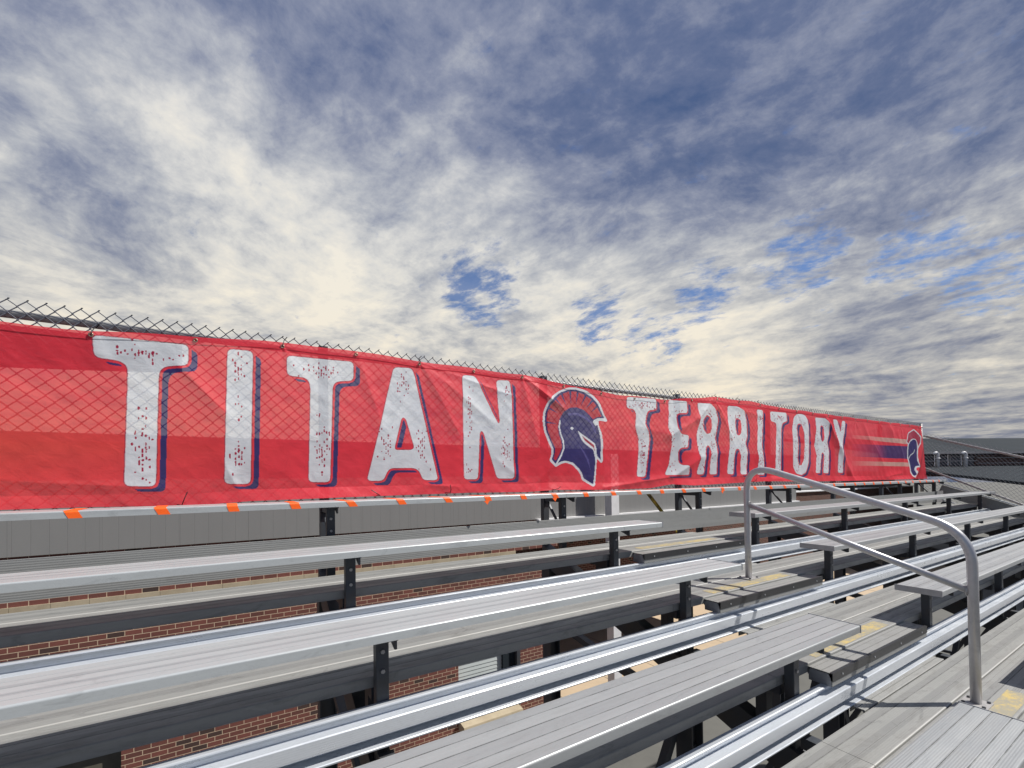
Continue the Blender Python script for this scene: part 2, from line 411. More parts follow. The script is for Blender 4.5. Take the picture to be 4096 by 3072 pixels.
while x < 5.3:
    b.box(x + .003, min(x + .405, 6.55), WY - .02, WY + .1, EYE - 1.78, EYE - 1.66); x += .406
b.build('stone_band', M['stone'], bd)
b = MB(); b.box(-30, 17.9, WY - .02, WY + .25, EYE - .97, EYE + .62); b.build('metal_siding', M['siding'], bd)
b = MB(); b.box(-30, 18.2, 8.45, 16, EYE + .62, EYE + .74); b.build('canopy_roof', M['roof'], bd)
b = MB(); b.box(5.9, 17.9, WY - .14, WY - .02, EYE - .995, EYE - .955); b.build('ledge', M['white'], bd)
b = MB(); b.box(6.55, 17.9, WY + .25, 12.9, EYE - .97, EYE - .87); b.build('soffit', M['roof'], bd)
b = MB()
z = EYE - 3.1
while z > EYE - 5.1: b.prof([(WY + .118, z - .0855), (WY + .17, z - .0855), (WY + .17, z - .001), (WY + .128, z - .001)], 3.85, 4.98); z -= .0855
b.build('roll_up_shutter', M['shutter'], bd)
b = MB(); b.box(4.98, 5.28, WY + .05, WY + .16, EYE - 5.2, EYE - 3.1); b.build('shutter_guide', M['roof'], bd)
b = MB(); b.box(5.30, 5.39, WY - .05, WY + .12, EYE - 5.2, EYE - 3.1); b.build('downpipe', M['steel'], bd)
b = MB(); b.prof([(WY - .32, EYE - 5.36), (WY + .15, EYE - 5.36), (WY + .15, EYE - 5.14), (WY - .28, EYE - 5.18)], 3.84, 5.30); b.build('window_sill', M['stone'], bd)
for X in (-6.0, 7.90):
    b = MB(); b.box(X, X + .26, 8.2, 8.44, G0, EYE + .615); b.build('canopy_post', M['white'], bd)
b = MB(); b.box(18.2, 44, 12.9, 13.3, G0, EYE - .96); b.build('end_brick_wall', M['brickfar'], bd)
b = MB(); b.box(18.2, 44, 12.8, 13.4, EYE - .96, EYE - .90); b.build('end_wall_coping', M['white'], bd)
b = MB(); b.box(18.2, 44, 14.0, 14.3, G0, EYE + .25); b.build('end_siding', M['siding'], bd)

# ------------------------------------------------------------------ far grey-roofed building on the right
fb = thing('gym_building', 'long low building with grey roofs beyond the far end of the bleachers', 'building', (38.5, 10.6, 0))
E_ = Vector((.904, -.428, 0)).normalized(); N_ = Vector((-.428, -.904, 0)).normalized(); O_ = Vector((38.5, 10.7, 0))
def F(s, n, z): return O_ + E_ * s + N_ * n + Vector((0, 0, z))
def fbox(mb, s0, s1, n0, n1, z0, z1):
    vs = [F(s, n, z) for s in (s0, s1) for n in (n0, n1) for z in (z0, z1)]
    mb.add(vs, [(0, 1, 3, 2), (4, 6, 7, 5), (0, 4, 5, 1), (2, 3, 7, 6), (0, 2, 6, 4), (1, 5, 7, 3)])
def fslab(mb, s0, s1, n0, z0, n1, z1, t=.15):
    vs = [F(s, n, z) for s in (s0, s1) for n, z in ((n0, z0), (n1, z1), (n1, z1 - t), (n0, z0 - t))]
    mb.add(vs, [(0, 1, 2, 3), (4, 7, 6, 5), (0, 4, 5, 1), (1, 5, 6, 2), (2, 6, 7, 3), (3, 7, 4, 0)])
b = MB(); fslab(b, -3, 24, .5, EYE + 1.36, -9, EYE + 3.15); b.build('upper_roof', M['roof'], fb)
b = MB(); fbox(b, -3, 24, .5, .62, EYE + 1.28, EYE + 1.42); b.build('upper_gutter', M['galv'], fb)
b = MB(); fbox(b, 3.93, 24, -.3, 0, EYE - .2, EYE + 1.3); fbox(b, -3, 3.93, -.3, 0, EYE - .2, EYE + .4); b.build('brick_wall', M['brickfar'], fb)
b = MB(); fbox(b, 3.93, 24, 0, .03, EYE + 1.0, EYE + 1.05); fbox(b, 3.93, 24, 0, .03, EYE + .64, EYE + .68); b.build('pale_band', M['galv'], fb)
for i in range(7):
    s0 = 3.93 - (i + 1) * 1.0
    w = MB(); fbox(w, s0 + .06, s0 + .94, -.12, -.08, EYE + .4, EYE + 1.3); wo = w.build('window', M['glass'], fb)
    w = MB(); fbox(w, s0 + .0, s0 + .07, -.1, .02, EYE + .4, EYE + 1.3); fbox(w, s0, s0 + 1, -.1, .02, EYE + .80, EYE + .86); fbox(w, s0, s0 + 1, -.1, .02, EYE + 1.10, EYE + 1.13)
    w.build('frame', M['galv'], wo)
b = MB(); fslab(b, -3, 24, 0, EYE + .52, 11, EYE - 1.0); b.build('lower_roof', M['roof'], fb)
b = MB(); fbox(b, -3, 24, 10.5, 10.9, G0, EYE - 1.1); b.build('lower_wall', M['brickfar'], fb)
for s_ in (-.04, 1.99):
    c = F(s_, .9, 0)
    b = MB(); top = EYE + 1.22
    path = [(c.x, c.y, EYE + .35), (c.x, c.y, top)]
    for k in range(1, 8):
        a = math.pi * k / 8 * 1.1; path.append((c.x - E_.x * .12 * (1 - math.cos(a)), c.y - E_.y * .12 * (1 - math.cos(a)), top + .12 * math.sin(a)))
    b.tube(path, .085, 12); b.ring((c.x, c.y, top - .25), .10, .035, 'z', 14, 6)
    b.build('roof_vent', M['white'], fb, True)

# ------------------------------------------------------------------ bench rows
R_ = random.Random(7)
def rnd(c, w, n=4, a0=0, a1=90):
    return [(c[0] + w * math.cos(math.radians(a0 + (a1 - a0) * i / n)), c[1] + w * math.sin(math.radians(a0 + (a1 - a0) * i / n))) for i in range(n + 1)]
def plank_profile(y, z, w, t, grooves, r=.007, gw=.0035, gd=.003):
    """outline of an extruded plank, top at z, front edge at y; channel below"""
    pts = [(y, z - t), (y + .003, z - t)]
    pts = [(y, z - t)]
    pts += [(y + .004, z - t), (y + .004, z - t + .012), (y + .014, z - .006), (y + w - .014, z - .006), (y + w - .004, z - t + .012), (y + w - .004, z - t), (y + w, z - t)]
    pts += rnd((y + w - r, z - r), r, 4, 0, 90)
    for g in sorted(grooves, reverse=True):
        pts += [(y + g + gw / 2, z), (y + g + gw / 4, z - gd), (y + g - gw / 4, z - gd), (y + g - gw / 2, z)]
    pts += rnd((y + r, z - r), r, 4, 90, 180)
    return pts
SG = [.046, .092, .150, .205]
def make_bench(k, x0, x1, label, mat, legs, joints=()):
    t = thing('bench', label, 'bench', ((x0 + x1) / 2, RY(k, .127), RZ(k, .45)), 'aluminium bench rows of the bleachers')
    y, z = RY(k), RZ(k)
    edges = [x0] + [j for j in joints if x0 < j < x1] + [x1]
    for a, c in zip(edges[:-1], edges[1:]):
        b = MB(); b.prof(plank_profile(y, z, .254, .036, SG), a + (.0012 if a != x0 else 0), c - (.0012 if c != x1 else 0))
        b.build('seat', mat, t)
    for xe, sg in ((x0, -1), (x1, 1)):
        if xe <= XL: continue
        b = MB(); b.box(min(xe, xe + sg * .004), max(xe, xe + sg * .004), y - .002, y + .256, z - .039, z + .003); b.build('end_cap', M['cap'], t)
    for X in legs:
        if not (x0 < X < x1): continue
        b = MB()
        b.box(X - .026, X + .026, y + .136, y + .186, RZ(k, .66), z - .045)
        lg = b.build('leg', M['steel'], t, bevel=.003)
        for zz in (.12, .20):
            b = MB(); b.disc((X, y + .136, z - zz), .009, .007, (0, -1, 0)); b.build('bolt', M['galv'], lg)
        b = MB()   # tapered bracket carrying the seat
        b.prof([(y + .018, z - .037), (y + .018, z - .078), (y + .034, z - .080), (y + .118, z - .050), (y + .118, z - .037)], X + .018, X + .026)
        b.prof([(y + .174, z - .037), (y + .174, z - .050), (y + .226, z - .066), (y + .235, z - .060), (y + .235, z - .037)], X + .018, X + .026)
        b.box(X - .026, X + .03, y + .016, y + .238, z - .044, z - .0365)
        b.build('bracket', M['steel'], t)
    return t

leftl = ['grey bench left of the aisle directly below the orange-taped row', 'bright ridged bench left of the aisle, second below the orange-taped row',
         'wide ridged bench left of the aisle, third below the orange-taped row', 'nearest bench, short end of a plank in the bottom right corner']
rightl = ['grey bench right of the aisle directly below the orange-taped row', 'bench right of the aisle, second below the orange-taped row, behind the handrail',
          'bench right of the aisle, third below the orange-taped row', 'nearest bench right of the aisle, mostly outside the right edge']
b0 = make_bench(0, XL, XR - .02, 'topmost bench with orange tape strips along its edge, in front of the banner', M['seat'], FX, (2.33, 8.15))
ti = 0
for i in range(-8, 40):
    xt = -.74 + .3285 * i + R_.uniform(-.012, .012)
    if not (XL + .1 < xt < XR - .1): continue
    b = MB(); w = .026; y = RY(0); z = RZ(0); sk = R_.uniform(-.006, .006); e = .0016
    ys = [y - e, y - e, y + .003, y + .09, y + .255]; zs = [z - .037, z - .007, z + e, z + e, z + e]
    vs = []
    for o_, ee in ((0, 0), (1, .0012)):
        for q in range(5):
            for sx in (-1, 1):
                vs.append((xt + sx * w + sk * q + (.020, .004, -.002, -.010, -.024)[q], ys[q] + (ee if q < 2 else 0), zs[q] - (ee if q >= 2 else 0)))
    fs = [(q * 2, q * 2 + 1, q * 2 + 3, q * 2 + 2) for q in range(4)]
    fs += [(10 + q * 2, 12 + q * 2, 13 + q * 2, 11 + q * 2) for q in range(4)]
    b.add(vs, fs)
    if i in (7, 9, 16):   # loose tail hanging below the plank
        b.add([(xt - .022, y - e, z - .037), (xt + .024, y - e, z - .037), (xt + .004, y - .004, z - .066), (xt - .022, y + .002, z - .037), (xt + .024, y + .002, z - .037), (xt + .004, y - .001, z - .066)], [(0, 1, 2), (3, 5, 4)])
    b.build('tape_strip', M['tape'], b0)
for k in (1, 2, 3, 4):
    make_bench(k, XL, XA + (.018 if k == 3 else -.03 if k == 4 else 0), leftl[k - 1], M['seat'] if k < 3 else M['seatgrey'], FX, (2.36,) if k == 1 else ((1.0,) if k == 4 else ()))
for k in (1, 2, 3, 4):
    make_bench(k, XB, XR + .10, rightl[k - 1], M['seatdull'], FX, (8.3,))

# ------------------------------------------------------------------ foot treads
def tread_group(k):
    names = ['highest foot tread, behind the legs of the first grey bench', 'foot tread behind the legs of the second grey bench, worn beige-grey planks',
             'foot tread behind the legs of the third bench, wide worn planks with a joint', 'nearest foot tread, broad stained planks crossed by the handrail post shadow']
    t = thing('tread', names[k], 'foot tread', (4, RY(k, -.18), RZ(k, .51)), 'foot treads between the bench rows')
    z = RZ(k, .465)
    js = [2.338, 8.15]
    ed = [XL] + js + [XR + .02]
    for a, c in zip(ed[:-1], ed[1:]):
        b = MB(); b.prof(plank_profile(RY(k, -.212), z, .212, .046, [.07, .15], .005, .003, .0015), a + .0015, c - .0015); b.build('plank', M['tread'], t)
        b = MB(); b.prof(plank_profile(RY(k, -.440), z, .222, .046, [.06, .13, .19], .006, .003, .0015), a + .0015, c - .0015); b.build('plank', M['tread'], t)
    b = MB(); b.prof(plank_profile(RY(k, .008), z - .002, .070, .035, [.035], .004), XA + .07, XB + .03); b.build('filler_strip', M['tread'], t)
    if k >= 1 or True:
        zz = z + .0012; y1 = RY(k, -.335); y0 = RY(k, -.425)
        b = MB(); b.box(2.78, 3.80, y0, y1, z - .001, zz)
        b.build('yellow_marking', M['yellow'], t)
    return t
for k in range(4): tread_group(k)

# ------------------------------------------------------------------ riser boards
def riser(k):
    lab = ['tall plain ribbed riser board behind the first grey bench', 'riser board with two bright lips behind the second grey bench',
           'riser board with two bright lips just above the third bench', 'nearest riser board, bright double-lipped strip crossing the lower right'][k]
    t = thing('riser_board', lab, 'riser board', (4, RY(k, .11), RZ(k, .45)), 'riser boards under the bench rows')
    b = MB()
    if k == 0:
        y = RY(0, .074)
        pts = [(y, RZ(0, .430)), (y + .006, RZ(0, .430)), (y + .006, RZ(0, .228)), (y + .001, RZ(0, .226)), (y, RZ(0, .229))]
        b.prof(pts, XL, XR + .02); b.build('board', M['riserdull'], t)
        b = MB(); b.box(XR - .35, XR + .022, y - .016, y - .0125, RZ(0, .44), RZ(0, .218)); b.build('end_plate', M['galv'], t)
    else:
        y = RY(k)
        pts = [(y + .135, RZ(k, .474)), (y + .135, RZ(k, .322)), (y + .103, RZ(k, .320)), (y + .099, RZ(k, .322)), (y + .097, RZ(k, .326)), (y + .100, RZ(k, .329)), (y + .118, RZ(k, .330)),
               (y + .118, RZ(k, .362)), (y + .076, RZ(k, .364)), (y + .072, RZ(k, .368)), (y + .072, RZ(k, .421)), (y + .075, RZ(k, .425)), (y + .131, RZ(k, .426)),
               (y + .131, RZ(k, .461)), (y + .070, RZ(k, .463)), (y + .067, RZ(k, .466)), (y + .067, RZ(k, .471)), (y + .070, RZ(k, .474))]
        pts = list(reversed(pts))
        b.prof(pts, XL, XR + .35 - .08 * k); b.build('board', M['riser'], t)
    return t
for k in range(5):
    if k < 4: riser(k)

# ------------------------------------------------------------------ aisle steps
for k in range(4):
    lab = ['highest aisle step, black edge strip, left of the handrail top', 'aisle step with black edge at the foot of the upper handrail post', 'aisle step with black edge between the second and nearest riser boards',
           'nearest aisle step, beside the lower handrail post'][k]
    t = thing('aisle_step', lab, 'step', (3.56, RY(k, -.46), RZ(k, .55)), 'steps in the aisle')
    xa, xb = 2.65, 4.02; z = RZ(k, .478); y0 = RY(k, -.560)
    b = MB(); b.prof(plank_profile(y0 + .004, z, .116, .040, [.05, .09], .004), xa, xb); b.build('step_plank', M['step'], t)
    b = MB(); b.box(xa, xb, y0, y0 + .0035, z - .069, z - .041); b.build('front_lip', M['riserdull'], t)
    b = MB(); b.prof([(y0 - .003, z - .042), (y0 + .0005, z - .042), (y0 + .0005, z + .0008), (y0 + .012, z + .0008), (y0 + .012, z + .003), (y0 - .003, z + .003)], xa - .001, xb + .001)
    b.build('nosing', M['black'], t)
    for xx in (2.76, 3.17, 3.56, 3.92):
        b = MB(); b.disc((xx, y0 - .003, z - .022), .006, .003, (0, -1, 0)); b.build('screw', M['cap'], t)
    b = MB(); b.box(xa, xa + .004, y0 + .004, RY(k, -.445), z - .070, z - .003); b.build('side_plate', M['cap'], t)
    b = MB(); b.box(xb - .004, xb, y0 + .004, RY(k, -.445), z - .070, z - .003); b.build('side_plate', M['cap'], t)

# ------------------------------------------------------------------ support frames
def frame_master():
    t = thing('support_frame', 'x', 'frame', (0, RY(2), 0))
    zt = lambda y: RZ(0, .64) + (y - RY(0)) * RISE / RUN
    yA, yB = RY(0, .42), RY(4, -.35)
    w = .045
    b = MB(); b.add([(x, y, z) for x in (-w, w) for y, z in ((yB, zt(yB) - .17), (yA, zt(yA) - .17), (yA, zt(yA)), (yB, zt(yB)))],
                    [(0, 3, 2, 1), (4, 5, 6, 7), (0, 1, 5, 4), (1, 2, 6, 5), (2, 3, 7, 6), (3, 0, 4, 7)]); b.build('stringer', M['steel'], t)
    for k in range(5):   # level arms that carry the treads
        b = MB(); b.box(-.03, .03, RY(k, -.43), RY(k, .11), RZ(k, .570), RZ(k, .513)); b.build('tread_arm', M['steel'], t)
        b = MB(); b.box(-.028, .028, RY(k, -.36), RY(k, -.30), zt(RY(k, -.33)) - .05, RZ(k, .571)); b.build('arm_post', M['steel'], t)
    for y in (RY(0, .36), RY(2, .15), RY(3, -.08)):
        b = MB(); b.box(-.055, -.045, y - .06, y + .06, 0, zt(y) - .15); b.box(.045, .055, y - .06, y + .06, 0, zt(y) - .15); b.box(-.045, .045, y - .006, y + .006, 0, zt(y) - .15); b.build('column', M['steel'], t)
    for (ya, za, yb, zb) in ((RY(0, .36), 1.2, RY(2, .15), 4.2), (RY(2, .15), 1.2, RY(3, -.07), 4.0), (RY(0, .36), 4.6, RY(2, .15), 4.35), (RY(0, .36), 2.4, RY(3, -.07), 2.4)):
        b = MB(); b.bar((.02, ya, za), (.02, yb, zb), .05, .06, (1, 0, 0)); b.build('brace', M['steel'], t)
    # back upright and strut that carry the fence and the top bench
    b = MB(); b.box(-.03, .03, RY(0, .405), RY(0, .455), zt(RY(0, .40)), RZ(0, -1.10)); b.build('back_upright', M['steel'], t)
    b = MB(); b.box(-.02, .02, RY(0, .17), RY(0, .41), RZ(0, .085), RZ(0, .045)); b.build('top_arm', M['steel'], t)
    b = MB(); b.bar((0, RY(0, .40), RZ(0, .07)), (0, RY(0, .16), RZ(0, .36)), .018, .018); b.build('strut', M['steel'], t)
    return t
fm = frame_master()
def copy_tree(o, parent=None):
    c = o.copy(); COL.objects.link(c)
    if parent is not None: c.parent = parent
    for ch in [x for x in bpy.data.objects if x.parent == o and x != c]: copy_tree(ch, c)
    return c
used = False
vis = [X for X in FX]
for n, X in enumerate(vis):
    f = fm if not used else copy_tree(fm)
    used = True
    f.location.x = X
    f['label'] = f'dark steel support frame under the benches, {ORD[n]} from the left end of the bleachers'
    f['group'] = 'dark steel frames under the bleachers'
# cross braces between the frames
cbN = 0
for n in range(len(FX) - 1):
    t = thing('cross_brace', f'pair of dark diagonal braces under the bleachers between the {ORD[n]} and {ORD[n+1]} frame', 'brace', (FX[n] + .96, RY(2, .15), 1.0), 'diagonal braces between the frames')
    for (ya, z0_, z1_) in ((RY(2, .20), 1.0, 4.45), (RY(3, -.12), .8, 4.2)):
        b = MB(); b.bar((FX[n], ya, z0_), (FX[n + 1], ya, z1_), .05, .05, (0, 1, 0)); b.build('rod', M['steel'], t)
        b = MB(); b.bar((FX[n], ya + .06, z1_), (FX[n + 1], ya + .06, z0_), .05, .05, (0, 1, 0)); b.build('rod', M['steel'], t)

# end boards of the bleachers on the far right
t = thing('end_rail', 'sloping grey aluminium boards closing the far right end of the bleachers', 'end rail', (12.35, 2.0, 4.5))
def slope_bar(x, ya, za, yb, zb, w, h, name, mat):
    b = MB(); b.bar((x, ya, za), (x, yb, zb), w, h, (0, 0, 1)); b.build(name, mat, t)
for dz, w_, h_, nm, mt in ((.10, .03, .02, 'edge_strip', 'riser'), (.23, .02, .20, 'board', 'riserdull'), (.42, .03, .02, 'edge_strip', 'riser'), (.54, .02, .18, 'board', 'steel')):
    x_ = 12.02 if h_ < .1 else 12.035
    slope_bar(x_, RY(0, .15), RZ(0, dz - .03), RY(3, .0), RZ(3, dz + .10), w_, h_, nm, M[mt])

# ------------------------------------------------------------------ handrail
HX = 3.42
t = thing('handrail', 'bent grey aluminium handrail with a mid rail standing in the aisle', 'handrail', (HX, RY(1, -.33), RZ(1, .465)))
y1, y2 = RY(1, -.298), RY(3, -.289)
zb1, zb2 = RZ(1, .465), RZ(3, .465)
sl = .340
def bez(a, b_, c, n=10):
    a, b_, c = Vector(a), Vector(b_), Vector(c)
    return [a * (1 - u) ** 2 + b_ * 2 * u * (1 - u) + c * u * u for u in [i / n for i in range(n + 1)]]
# straight top run: passes z=+.398 above bench 1 just past the upper bend
zt1 = RZ(1, -.455)      # where the post axis meets the run (sharp corner)
def run(y): return zt1 - (y1 - y) * sl
path = [(HX, y1, zb1), (HX, y1, zb1 + .3)] + bez((HX, y1, run(y1) - .22), (HX, y1, run(y1) + .005), (HX, y1 - .24, run(y1 - .24)), 14)
path += bez((HX, y2 + .17, run(y2 + .17)), (HX, y2, run(y2)), (HX, y2, run(y2) - .19), 14) + [(HX, y2, zb2)]
b = MB(); b.tube(path, .0235, 20); b.build('top_rail', M['pipe'], t, True)
b = MB(); b.tube([(HX, y1, RZ(1, -.128)), (HX, y2, RZ(3, -.150))], .0195, 18); b.build('mid_rail', M['pipe'], t, True)
for yy, zz in ((y1, RZ(1, -.128)), (y2, RZ(3, -.150))):
    b = MB(); sgn = -1 if yy == y1 else 1
    b.ring((HX, yy + sgn * .0225, zz + sgn * -.002), .021, .004, 'y', 16, 6); b.build('weld', M['galv'], t, True)
for yy, zz in ((y1, zb1), (y2, zb2)):
    b = MB(); b.box(HX - .065, HX + .065, yy - .055, yy + .055, zz + .001, zz + .009); pb = b.build('base_plate', M['galv'], t)
    for sx in (-1, 1):
        for sy in (-1, 1):
            b = MB(); b.disc((HX + sx * .048, yy + sy * .04, zz + .009), .008, .008, (0, 0, 1)); b.build('bolt', M['steel'], pb)
# ------------------------------------------------------------------ chain-link fence behind the banner
FXL, FXR = -3.4, 12.06
def top_rise(x): return .05 * max(0, min(1, (x - 3) / 9))      # the fence stands slightly higher at its far end
fe = thing('chain_link_fence', 'galvanised chain-link fence with a top rail carrying the red banner', 'fence', (4.5, RY(0, .41), RZ(0, 0)))
def wires_mesh(name, pos, length, z0, z1, w, r, parent, mat, zrise=None, seed=1):
    """zigzag wires; pos(s, h) gives the point, s along the fence, h the height"""
    rr = np.random.RandomState(seed)
    n = int(length / (w / 2)); rows = int((z1 - z0) / (w / 2))
    V = []; Fc = []; base = 0
    for k in range(n):
        pts = []
        jit = rr.uniform(-.0012, .0012, 2)
        for j in range(rows + 1):
            odd = (j % 2) ^ (k % 2)
            s = (k + (1 if odd else 0)) * w / 2
            s += (.0015 if odd else -.0015) + .002 * math.sin(j * .4 + k * .05) + jit[0]
            h = z0 + j * w / 2
            off = .0022 * (1 if odd else -1)
            if j == rows and not odd: h += -.004
            p = pos(s, h); pts.append((p[0], p[1] + off * 0.8, p[2]))
        # knuckled end at the top
        p = pts[-1]; d = 1 if ((rows % 2) ^ (k % 2)) else -1
        if d == 1: pts.append((p[0] + .004, p[1] - .004, p[2] + .005))
        seg = 5
        m = len(pts)
        for i, p in enumerate(pts):
            for q in range(seg):
                a = 2 * math.pi * q / seg
                V.append((p[0] + r * math.cos(a) * 1.3, p[1] + r * math.sin(a), p[2]))
        for i in range(m - 1):
            for q in range(seg):
                Fc.append((base + i * seg + q, base + i * seg + (q + 1) % seg, base + (i + 1) * seg + (q + 1) % seg, base + (i + 1) * seg + q))
        base += m * seg
    b = MB(); b.v = V; b.f = Fc; b.m = [0] * len(Fc)
    return b.build(name, mat, parent)
wires_mesh('wire_mesh', lambda s, h: (FXL + s, RY(0, .405), RZ(0, 0) + h + top_rise(FXL + s) * h), FXR - FXL, -.03, 1.14, .0722, .0034, fe, M['wire'])
b = MB(); b.tube([(FXL, RY(0, .431), RZ(0, -1.05)), (3, RY(0, .431), RZ(0, -1.05)), (FXR - .1, RY(0, .431), RZ(0, -1.05 - top_rise(12)))], .0215, 14); b.build('top_rail', M['galv'], fe, True)
b = MB(); b.tube([(FXR, RY(0, .43), RZ(0, .25)), (FXR, RY(0, .43), RZ(0, -1.17))], .03, 12); b.ring((FXR, RY(0, .43), RZ(0, -1.10)), .034, .006, 'z'); b.ring((FXR, RY(0, .43), RZ(0, -.6)), .034, .006, 'z'); b.ring((FXR, RY(0, .43), RZ(0, -.15)), .034, .006, 'z'); b.build('end_post', M['galv'], fe, True)
for i, X in enumerate((-.25, 1.35, 2.15, 3.72, 5.3, 7.0, 8.8)):   # wire ties round the rail
    b = MB(); b.ring((X, RY(0, .428), RZ(0, -1.05 - top_rise(X))), .027, .003, 'y'); o = b.build('rail_tie', M['wire'], fe)

# sloping fence at the far end of the bleachers
sf = thing('sloping_fence', 'chain-link fence sloping down beside the far end of the bleachers', 'fence', (FXR, RY(1), RZ(1)))
SX = 12.10
def st(y): return RZ(0, -.905) - (RY(0, .37) - y) * .381
def sb(y): return RZ(0, -.20) - (RY(0, .32) - y) * .53
b = MB(); b.tube([(SX, RY(0, .40), st(RY(0, .40))), (SX, RY(0, -3.2), st(RY(0, -3.2)))], .021, 12); b.build('top_rail', M['galv'], sf, True)
b = MB(); b.tube([(SX, RY(0, .40), sb(RY(0, .40))), (SX, RY(0, -3.2), sb(RY(0, -3.2)))], .019, 12); b.build('mid_rail', M['galv'], sf, True)
def spos(s, h):
    y = RY(0, .38) - s
    return (SX - .028, y, st(y) + .09 - 1.17 + h)
# wires lie in the y-z plane here
def wires_yz():
    w = .0722; n = int(3.5 / (w / 2)); rows = 38; V = []; Fc = []; base = 0; r = .0022; seg = 4
    for k in range(n):
        for j in range(rows + 1):
            odd = (j % 2) ^ (k % 2); s = (k + (1 if odd else 0)) * w / 2
            y = RY(0, .38) - s; z = st(y) + .085 - (rows - j) * w / 2
            for q in range(seg):
                a = 2 * math.pi * q / seg + .5
                V.append((SX - .03 + r * math.cos(a), y + r * math.sin(a) * 1.3, z))
        for i in range(rows):
            for q in range(seg):
                Fc.append((base + i * seg + q, base + i * seg + (q + 1) % seg, base + (i + 1) * seg + (q + 1) % seg, base + (i + 1) * seg + q))
        base += (rows + 1) * seg
    b = MB(); b.v = V; b.f = Fc; b.m = [0] * len(Fc); return b.build('wire_mesh', M['wire'], sf)
wires_yz()
for yy in (RY(0, -1.0), RY(0, -2.2)):
    b = MB(); b.tube([(SX, yy, st(yy)), (SX, yy, st(yy) - 1.5)], .024, 10); b.build('post', M['galv'], sf, True)

# dark strip behind the fence: shows through the banner at the top left
def dark_strip():
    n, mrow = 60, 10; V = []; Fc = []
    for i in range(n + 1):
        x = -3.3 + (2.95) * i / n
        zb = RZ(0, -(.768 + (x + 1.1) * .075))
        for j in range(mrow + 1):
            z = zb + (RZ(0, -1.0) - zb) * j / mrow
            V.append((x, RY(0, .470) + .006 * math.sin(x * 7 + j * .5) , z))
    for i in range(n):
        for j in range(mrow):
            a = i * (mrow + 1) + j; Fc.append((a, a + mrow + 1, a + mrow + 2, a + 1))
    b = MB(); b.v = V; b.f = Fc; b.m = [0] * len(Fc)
    o = b.build('dark_strip', M['darkstrip'], None, True)
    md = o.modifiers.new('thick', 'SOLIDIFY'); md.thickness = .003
    tag(o, 'dark strip behind the fence, showing through the banner top at the left', 'cloth')
dark_strip()

# yellow and black bar leaning behind the top bench
b = MB(); b.bar((3.88, RY(0, .52), RZ(0, .02)), (4.57, RY(0, .58), RZ(0, .62)), .030, .025, (0, 1, 0))
o = b.build('yellow_bar', M['yellowbar']); tag(o, 'worn yellow bar slanting down behind the orange-taped bench', 'bar')

